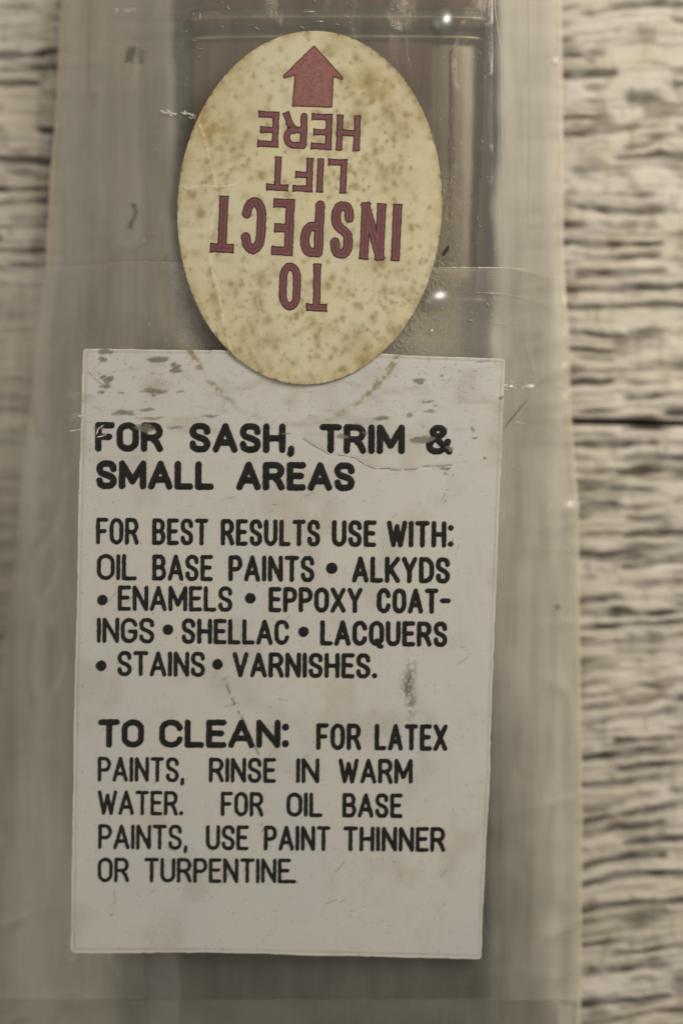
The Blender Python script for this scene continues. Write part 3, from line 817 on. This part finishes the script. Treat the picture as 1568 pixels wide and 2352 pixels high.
def label_card():
    c = P(670, 1500, 1.9)
    root = thing('instruction_label', 'white paper instruction label with black capitals, scuffed at its top, below the oval sticker', 'label', (0, 0, 0))
    cx0, cy0 = 655, 1500
    IN = [(x + 9 * np.sign(cx0 - x), y + (9 if y < 830 else -9 if y > 2180 else 0)) for x, y in QUAD]
    IN = [(x if y0_ not in ((500, 804), (820, 811), (800, 2196), (480, 2189)) else y0_[0], y) for (x, y), y0_ in zip(IN, QUAD)]
    quad = lambda X, Y: poly_sdf(X, Y, IN) + 9
    def f(X, Y):
        d = quad(X, Y)
        return d + 2.4 * (fbm(X / 14, Y / 14, 3, 80) - 0.5) + 3.0 * (vnoise(X / 120, Y / 120, 180) - 0.5)
    def stain(X, Y):
        e = np.sqrt(((X - 678) / 296) ** 2 + ((Y - 572) / 403) ** 2)
        an = np.degrees(np.arctan2(Y - 572, X - 678))
        amp = 1.0 * np.exp(-((an - 140) / 22) ** 2) + 0.85 * np.exp(-((an - 52) / 14) ** 2) + 0.22
        ring = amp * np.exp(-((e - 1) / 0.018) ** 2) * ss(0.34, 0.62, fbm(X / 12, Y / 12, 3, 81)) * 1.6
        dots = np.clip(ss(0.76, 0.85, fbm(X / 7, Y / 7, 2, 82)), 0, 1) * (np.exp(-((Y - 850) / 90) ** 2) * 0.6 + 0.04)
        soft = 0.34 * ss(0.5, 0.8, fbm(X / 60, Y / 22, 3, 83)) * np.exp(-((Y - 930) / 120) ** 2)
        soft2 = 0.24 * ss(0.55, 0.8, fbm(X / 90, Y / 110, 3, 84))
        v = 0.1 * ss(0.5, 0.8, fbm(X / 14, Y / 30, 2, 85)) * ss(0.55, 0.75, vnoise(X / 120, Y / 120, 86))
        return np.clip(ring + dots + soft + soft2 + v, 0, 1)
    def grime(X, Y):
        sp = ss(0.84, 0.90, fbm(X / 4.5, Y / 4.5, 2, 87)) * 0.5
        smear = np.exp(-((X - 941 - 4 * np.sin(Y / 17)) / 13) ** 2 - ((Y - 1580) / 62) ** 2) * ss(0.40, 0.56, fbm(X / 5, Y / 8, 2, 88) + 0.25 * np.exp(-((Y - 1572) / 22) ** 2))
        dl = np.exp(-(line_dist(X, Y, [(515, 1560), (540, 1620), (562, 1660), (595, 1736)]) / 2.6) ** 2) * ss(0.38, 0.55, fbm(X / 6, Y / 6, 2, 89)) * 0.8
        cr = np.exp(-(line_dist(X, Y, CRACK) / 1.6) ** 2) * ss(0.3, 0.5, vnoise(X / 14, Y / 14, 90)) * 0.8
        sc = np.zeros(np.shape(X))
        for a in LINES: sc = np.maximum(sc, np.exp(-(line_dist(X, Y, a) / 1.2) ** 2) * 0.55)
        return np.clip(sp + smear * 0.9 + dl + cr + sc, 0, 1)
    rs = np.random.RandomState(5)
    LINES = []
    for _ in range(34):
        x, y = rs.uniform(210, 1090), rs.uniform(1130, 2080); a = rs.normal(2.4, 0.5); L = rs.uniform(8, 34)
        LINES.append([(x, y), (x + L * math.cos(a) * .5, y + L * math.sin(a) * .5 + 1), (x + L * math.cos(a), y + L * math.sin(a))])
    rim = lambda X, Y: np.exp(-((quad(X, Y) - 7.5) / 2.0) ** 2) * (0.45 + 0.55 * vnoise(X / 25, Y / 25, 91))
    lip = lambda X, Y: 1 - ss(2.5, 6.0, quad(X, Y))
    def zl(X, Y):
        return z_label(X, Y) - 0.006 * rim(X, Y) - 0.004 * np.exp(-(line_dist(X, Y, CRACK) / 3) ** 2)
    m = Mat('label_paper')
    n1, n2 = m.noise(26, (1, 1, 1), 4), m.noise(1.0, (1, 0.6, 1), 3)
    c0 = m.mix(m.rng(n2, 0.35, 0.65), lin(198, 197, 195), lin(204, 201, 192))
    c0 = m.mix(m.rng(n1, 0.3, 0.7, 0, 0.35), c0, lin(190, 188, 182))
    c0 = m.mix(m.attr('lip'), c0, lin(206, 203, 190))
    c0 = m.mix(m.math('MULTIPLY', m.attr('rim'), 0.6), c0, lin(150, 150, 148))
    c0 = m.mix(m.math('MULTIPLY', m.attr('stain'), 0.8), c0, lin(136, 122, 84))
    c0 = m.mix(m.attr('grime'), c0, lin(84, 80, 72))
    m.bsdf(c0, 0.48, bump=m.bump(n1, 0.10, 0.01), coat=0.18, coat_rough=0.30, spec=0.35)
    field_sheet('paper', f, (150, 790, 1170, 2215), 2.6, zl, m.m, root, {'stain': stain, 'grime': grime, 'rim': rim, 'lip': lip}, thick=0.02)
    ink = Mat('black_ink')
    n3 = ink.noise(16, (1, 1, 1), 3)
    ci = ink.mix(ink.rng(n3, 0.35, 0.7), lin(14, 14, 14), lin(30, 30, 29))
    worn = ink.rng(ink.noise(60, (1, 1, 1), 3, 0.6), 0.70, 0.78)
    ci = ink.mix(ink.math('MULTIPLY', worn, 0.6), ci, lin(140, 136, 126))
    ink.bsdf(ci, 0.42, spec=0.4, bump=ink.bump(ink.rng(ink.attr('depth'), 0, 5), 0.35, 0.01))
    L = [
     (('FOR', 219, 375), ('SASH,', 435, 677), ('TRIM', 734, 929), ('&', 976, 1041), 1037, 1044, 68, 14.6, 14.6, []),
     (('SMALL', 221, 491), ('AREAS', 543, 815), 1123, 1130, 66, 14.6, 14.8, []),
     (('FOR', 221, 319), ('BEST', 350, 478), ('RESULTS', 507, 735), ('USE', 762, 864), ('WITH:', 888, 1040), 1250, 1258, 61, 9.2, 11.4, []),
     (('OIL', 223, 314), ('BASE', 350, 489), ('PAINTS', 525, 722), ('ALKYDS', 808, 1033), 1332, 1340, 60, 9.2, 11.4, [(762, 1305, 13)]),
     (('ENAMELS', 271, 534), ('EPPOXY', 617, 832), ('COAT-', 865, 1034), 1402, 1410, 58, 9.0, 11.4, [(236, 1378, 12), (575, 1374, 12)]),
     (('INGS', 223, 355), ('SHELLAC', 417, 664), ('LACQUERS', 735, 1027), 1476, 1486, 58, 9.0, 11.4, [(386, 1446, 12), (697, 1451, 12)]),
     (('STAINS', 270, 471), ('VARNISHES.', 534, 865), 1552, 1560, 57.5, 9.0, 11.2, [(233, 1529, 12), (500, 1526, 12)]),
     (('TO', 226, 331), ('CLEAN:', 366, 663), 1717, 1719, 65, 13.2, 13.2, []),
     (('FOR', 726, 829), ('LATEX', 860, 1027), 1717, 1725, 61, 9.4, 11.0, []),
     (('PAINTS,', 225, 424), ('RINSE', 480, 634), ('IN', 680, 733), ('WARM', 777, 947), 1795, 1801, 57, 8.2, 10.0, []),
     (('WATER.', 225, 421), ('FOR', 507, 605), ('OIL', 658, 740), ('BASE', 786, 924), 1871, 1880, 56, 8.0, 9.8, []),
     (('PAINTS,', 226, 431), ('USE', 473, 571), ('PAINT', 606, 758), ('THINNER', 788, 1022), 1950, 1957, 57, 8.0, 9.8, []),
     (('OR', 225, 297), ('TURPENTINE_', 332, 680), 2026, 2031, 56.5, 8.0, 9.0, []),
    ]
    for li, row in enumerate(L):
        ws = [q for q in row if isinstance(q, tuple)]
        yl, yr, cap, t0, t1, dots = row[len(ws):]
        t0, t1 = (t0 + 0.2, t1 + 0.2) if t0 > 12 else (t0 - 0.3, t1 - 0.5)
        out = []
        for (wd, a, b) in ws:
            base = lambda x: yl + (yr - yl) * (x - 220) / 820
            t = t0 + (t1 - t0) * ((a + b) / 2 - 220) / 820
            txt = wd
            out.append((txt, (a, base(a)), (b - a, base(b) - base(a)), (0.5, -cap), t))
        heavy = t0 > 11.5
        for q in out:
            text_line('lettering', [q], z_label, ink.m, root, ('heavy' if heavy else 'light') + ' black capitals reading ' + q[0].replace('_', '.'), seed=li)
        for q in dots:
            text_line('bullet', [], z_label, ink.m, root, None, extra=[q], seed=li)
    # scuffs that have rubbed the print away
    def sf(X, Y):
        F = np.full(X.shape, -9.0)
        wx = 26 * (fbm(X / 16, Y / 9, 3, 96) - 0.5); wy_ = 9 * (fbm(X / 14, Y / 10, 3, 97) - 0.5)
        X = X + wx; Y = Y + wy_
        for cx, cy, rx, ry in SC:
            F = np.maximum(F, (1 - np.sqrt(((X - cx) / rx) ** 2 + ((Y - cy) / ry) ** 2)) * min(rx, ry) * 1.0)
        F = F + 3.2 * (fbm(X / 9, Y / 3.5, 3, 95) - 0.5)
        return np.where(F > -3, F + 0.6, -3)
    ms = Mat('rubbed_scuff')
    ns = ms.noise(40, (0.6, 1.6, 1), 4, 0.6)
    pb = ms.bsdf(ms.mix(ms.rng(ns, 0.35, 0.65), lin(112, 107, 94), lin(146, 140, 126)), 0.6)
    al = ms.math('MULTIPLY', ms.rng(ms.attr('depth'), 0.0, 2.2, 0.10, 0.68), ms.rng(ms.noise(30, (0.5, 1.8, 1), 4, 0.65), 0.34, 0.5, 0.45, 1.0))
    ms.l(al, pb.inputs['Alpha'])
    field_sheet('scuffs', sf, (185, 798, 1155, 1100), 1.6, lambda X, Y: z_label(X, Y) + 0.011, ms.m, root, kind='stuff')
    # white scratches through the print
    mw = simple('fresh_scratch', lin(212, 207, 194), 0.5)
    for pts, wd in (([(204, 850), (222, 868), (240, 884)], 2.5), ([(222, 998), (226, 985), (240, 975)], 3), ([(223, 1004), (240, 1001), (248, 990)], 2.5), ([(160, 990), (188, 986)], 2.4),
                    ([(178, 955), (196, 956)], 2.6), ([(215, 930), (245, 945)], 1.6)):
        ribbon('scratch', pts, wd, lambda X, Y: z_label(X, Y) + 0.012, mw, root, 24, wob=0.8)
    cr = [(x, y - 1.6) for x, y in CRACK]
    ribbon('crack_lip', cr[:9], 1.8, lambda X, Y: z_label(X, Y) + 0.009, mw, root, 90, wob=0.95)
    return root
label_card()

# ---------------------------------------------------------------- oval sticker
def sticker():
    root = thing('oval_sticker', 'yellowed oval paper sticker with upside-down maroon lettering and arrow, foxed brown', 'sticker', (0, 0, 0))
    def ell(X, Y):
        xs = X + 0.024 * (Y - 477)
        e = np.sqrt(((xs - 711) / 303.5) ** 2 + ((Y - 477) / 406) ** 2)
        g = np.hypot((xs - 711) / 303.5 ** 2, (Y - 477) / 406 ** 2) + 1e-9
        return (1 - e) * e / g
    f = lambda X, Y: ell(X, Y) + 0.9 * (fbm(X / 9, Y / 9, 3, 100) - 0.5)
    rs = np.random.RandomState(21)
    SP = []
    cl = [(rs.uniform(430, 990), rs.uniform(90, 860), rs.uniform(20, 60)) for _ in range(26)] + [(860, 190, 40), (880, 240, 40), (820, 300, 40), (640, 160, 30), (500, 330, 50), (480, 420, 40), (900, 420, 40), (560, 800, 60), (700, 780, 90), (880, 760, 50), (840, 640, 40)]
    for cx_, cy_, sd in cl:
        for _ in range(rs.randint(9, 22)):
            SP.append((cx_ + rs.normal(0, sd), cy_ + rs.normal(0, sd), min(rs.gamma(2.6, 1.5), 12) + 1.2, rs.uniform(0.25, 0.9)))
    for _ in range(520):
        SP.append((rs.uniform(405, 1015), rs.uniform(70, 885) if rs.rand() < 0.6 else rs.uniform(640, 885), rs.gamma(3, 0.9) + 1.2, rs.uniform(0.3, 0.95)))
    def fox(X, Y):
        Xw = X + 7 * (fbm(X / 9, Y / 9, 2, 113) - 0.5); Yw = Y + 7 * (fbm(X / 9, Y / 9, 2, 115) - 0.5)
        v = np.zeros(np.shape(X))
        for cx_, cy_, r_, a_ in SP:
            k = (np.abs(Xw - cx_) < 3 * r_) & (np.abs(Yw - cy_) < 3.4 * r_)
            v[k] = v[k] + (1 - v[k]) * a_ * np.exp(-(((Xw[k] - cx_) / r_) ** 2 + ((Yw[k] - cy_) / (r_ * 1.15)) ** 2) * 0.9)
        return np.clip(v * (0.7 + 0.6 * fbm(X / 5, Y / 5, 2, 116)) + 0.30 * ss(0.5, 0.8, fbm(X / 22, Y / 26, 4, 110)), 0, 1)
    def tan(X, Y):
        e = ell(X, Y)
        edge = 0.9 * np.exp(-e / 13) * (0.25 + 0.75 * ss(0.35, 0.65, fbm(X / 30, Y / 30, 2, 120)))
        def blob(cx, cy, rx, ry): return np.exp(-((X - cx) / rx) ** 2 - ((Y - cy) / ry) ** 2)
        n = ss(0.36, 0.62, fbm(X / 30, Y / 26, 3, 121))
        v = 1.05 * blob(492, 295, 60, 42) + 0.6 * blob(540, 330, 60, 26) + 0.75 * blob(850, 185, 45, 40) + 0.6 * blob(880, 250, 70, 60) + 0.35 * blob(520, 160, 70, 60)
        v += 0.5 * blob(560, 820, 90, 50) + 0.6 * blob(860, 800, 90, 50) + 0.25 * blob(940, 380, 60, 90) + 0.3 * blob(450, 420, 40, 60)
        return np.clip(edge + v * (0.35 + 0.65 * n) + 0.22 * ss(0.5, 0.8, fbm(X / 80, Y / 80, 2, 122)), 0, 1)
    dirt = lambda X, Y: np.exp(-ell(X, Y) / 2.6) * ss(0.58, 0.72, fbm(X / 8, Y / 8, 2, 123)) 
    def worn(X, Y):
        a = np.exp(-(line_dist(X, Y, CREASE_V) / 3.2) ** 2) * ss(0.35, 0.6, fbm(X / 7, Y / 7, 2, 124))
        b = np.exp(-(line_dist(X, Y, CREASE_H) / 2.2) ** 2) * 0.8
        c = np.exp(-(line_dist(X, Y, CREASE_C) / 1.8) ** 2) * ss(0.35, 0.6, fbm(X / 7, Y / 7, 2, 125)) * 0.7
        d = np.exp(-(line_dist(X, Y, [(930, 450), (968, 458), (1005, 452)]) / 2) ** 2) * 0.5
        return np.clip(a + b + c + d, 0, 1)
    m = Mat('yellowed_paper')
    n1 = m.noise(22, (1, 1, 1), 4); n2 = m.noise(1.3, (1, 1, 1), 3)
    c = m.mix(m.rng(n2, 0.35, 0.65), lin(208, 201, 173), lin(209, 200, 164))
    c = m.mix(m.rng(n1, 0.3, 0.7, 0, 0.3), c, lin(196, 186, 146))
    c = m.mix(m.math('MULTIPLY', m.attr('tan'), 0.8), c, lin(168, 146, 94))
    c = m.mix(m.math('MULTIPLY', m.attr('fox'), 0.74), c, lin(138, 118, 72))
    c = m.mix(m.math('MULTIPLY', m.attr('worn'), 0.6), c, lin(224, 216, 186))
    c = m.mix(m.math('MULTIPLY', m.attr('dirt'), 0.85), c, lin(70, 52, 34))
    m.bsdf(c, 0.42, bump=m.bump(n1, 0.12, 0.01), coat=0.15, coat_rough=0.3, spec=0.4)
    field_sheet('sticker_paper', f, (398, 62, 1022, 892), 2.2, z_sticker, m.m, root, {'fox': fox, 'tan': tan, 'dirt': dirt, 'worn': worn}, thick=0.02)
    ink = Mat('maroon_ink')
    d = ink.attr('depth')
    n3 = ink.noise(28, (1, 1, 1), 4, 0.6)
    fill = ink.mix(ink.rng(n3, 0.32, 0.68), lin(138, 90, 90), lin(114, 68, 74))
    fill = ink.mix(ink.rng(d, 4.0, 9.0, 0, 0.85), fill, ink.mix(ink.rng(n3, 0.32, 0.68), lin(94, 48, 58), lin(110, 62, 68)))
    edge = ink.rng(d, 1.8, 4.2, 1, 0)
    inkc = ink.mix(ink.math('MULTIPLY', edge, 0.88), fill, lin(44, 20, 26))
    ink.bsdf(inkc, 0.5)
    inkA = Mat('faded_maroon_ink')
    d = inkA.attr('depth'); n3 = inkA.noise(28, (1, 1, 1), 4, 0.6)
    fill = inkA.mix(inkA.rng(n3, 0.32, 0.68), lin(152, 104, 98), lin(122, 78, 76))
    inkA.bsdf(inkA.mix(inkA.math('MULTIPLY', inkA.rng(d, 1.8, 4.4, 1, 0), 0.85), fill, lin(80, 42, 44)), 0.5)
    rows = [('HERE', (829, 265), (-235, -11), (-3, 83), 15.5, ink), ('LIFT', (798, 366), (-184, -8), (-3, 79), 15.5, ink),
            ('INSPECT', (924, 469), (-436, -21), (-6, 131), 21.5, ink), ('TO', (753, 606), (-111, -4), (-2, 110), 18.0, ink)]
    for i, (wd, o, al, up, t, mt) in enumerate(rows):
        text_line('lettering', [(wd, o, al, up, t)], z_sticker, mt.m, root, 'upside-down maroon capitals reading ' + wd, pitch=1.6, flat=True, wob=1.2, lift=0.005, seed=20 + i)
    AR = [(721, 105), (787, 178), (786, 182), (765, 176), (762, 246), (672, 243), (678, 172), (653, 179), (651, 174)]
    field_sheet('arrow', lambda X, Y: poly_sdf(X, Y, AR) + 1.3 + 1.6 * (fbm(X / 5, Y / 5, 2, 130) - 0.5), (644, 98, 794, 254), 1.6, lambda X, Y: z_sticker(X, Y) + 0.005, inkA.m, root,
                label='faded maroon arrow pointing to the top edge of the oval')
    return root
sticker()

# ---------------------------------------------------------------- loose bits lying on the plastic
def fibre(name, label, pts, r, zf, mat, cat):
    pts = np.array(pts, float)
    d = np.r_[0, np.cumsum(np.hypot(*np.diff(pts, axis=0).T))]
    t = np.linspace(0, d[-1], 24)
    x = np.interp(t, d, pts[:, 0]); y = np.interp(t, d, pts[:, 1])
    x[1:-1] = (x[:-2] + x[1:-1] + x[2:]) / 3; y[1:-1] = (y[:-2] + y[1:-1] + y[2:]) / 3
    C = P(x, y, zf(x, y) + r)
    V, F = [], []
    for k, p in enumerate(C):
        tg = C[min(k + 1, 23)] - C[max(k - 1, 0)]; tg /= np.linalg.norm(tg)
        n = np.array([-tg[1], tg[0], 0]); n /= np.linalg.norm(n); b = np.cross(tg, n)
        rr_ = r * (1 - 0.7 * abs(k / 11.5 - 1) ** 3)
        for a in range(6):
            V.append(p + rr_ * (n * math.cos(a * math.pi / 3) + b * math.sin(a * math.pi / 3)))
    for k in range(23):
        for a in range(6):
            b = (a + 1) % 6
            F.append([k * 6 + a, k * 6 + b, (k + 1) * 6 + b, (k + 1) * 6 + a])
    o = mesh_obj(name, np.array(V), F, mat)
    o['label'] = label; o['category'] = cat
    return o
M_HAIR = simple('dark_hair', lin(52, 46, 40), 0.5)
fibre('hair', 'fine straight dark hair slanting away from the right edge of the white label', [(1157, 983), (1180, 955), (1200, 930), (1212, 918)], 0.0045, lambda X, Y: np.maximum(z_flap(X, Y), 0) + 0.02, M_HAIR, 'hair')
fibre('hair', 'tiny curled dark hair at the lower left edge of the oval sticker', [(496, 760), (500, 775), (499, 790), (490, 802), (480, 808)], 0.0035, lambda X, Y: z_label(X, Y) + 0.03, M_HAIR, 'hair')
mf = simple('dirt_fleck', lin(62, 52, 34), 0.8)
def fleck(label, cx, cy, rx, ry, ang, zf):
    def f(X, Y):
        c, s = math.cos(ang), math.sin(ang)
        u = (X - cx) * c + (Y - cy) * s; v = -(X - cx) * s + (Y - cy) * c
        return (1 - np.sqrt((u / rx) ** 2 + (v / ry) ** 2)) * ry + 1.2 * (vnoise(X / 3, Y / 3, 140) - 0.5)
    o = field_sheet('dirt_fleck', f, (cx - 22, cy - 22, cx + 22, cy + 22), 1.0, lambda X, Y: zf(X, Y) + 0.02, mf, thick=0.012)
    o['label'] = label; o['category'] = 'fleck'
    return o
fleck('elongated dark brown fleck on the plastic, right of the oval sticker', 1024, 575, 13, 4, -1.05, z_film)
fleck('tiny round brown fleck on the plastic near the right weld, beside ALKYDS', 1281, 1394, 4.5, 3.5, 0.3, z_flap)
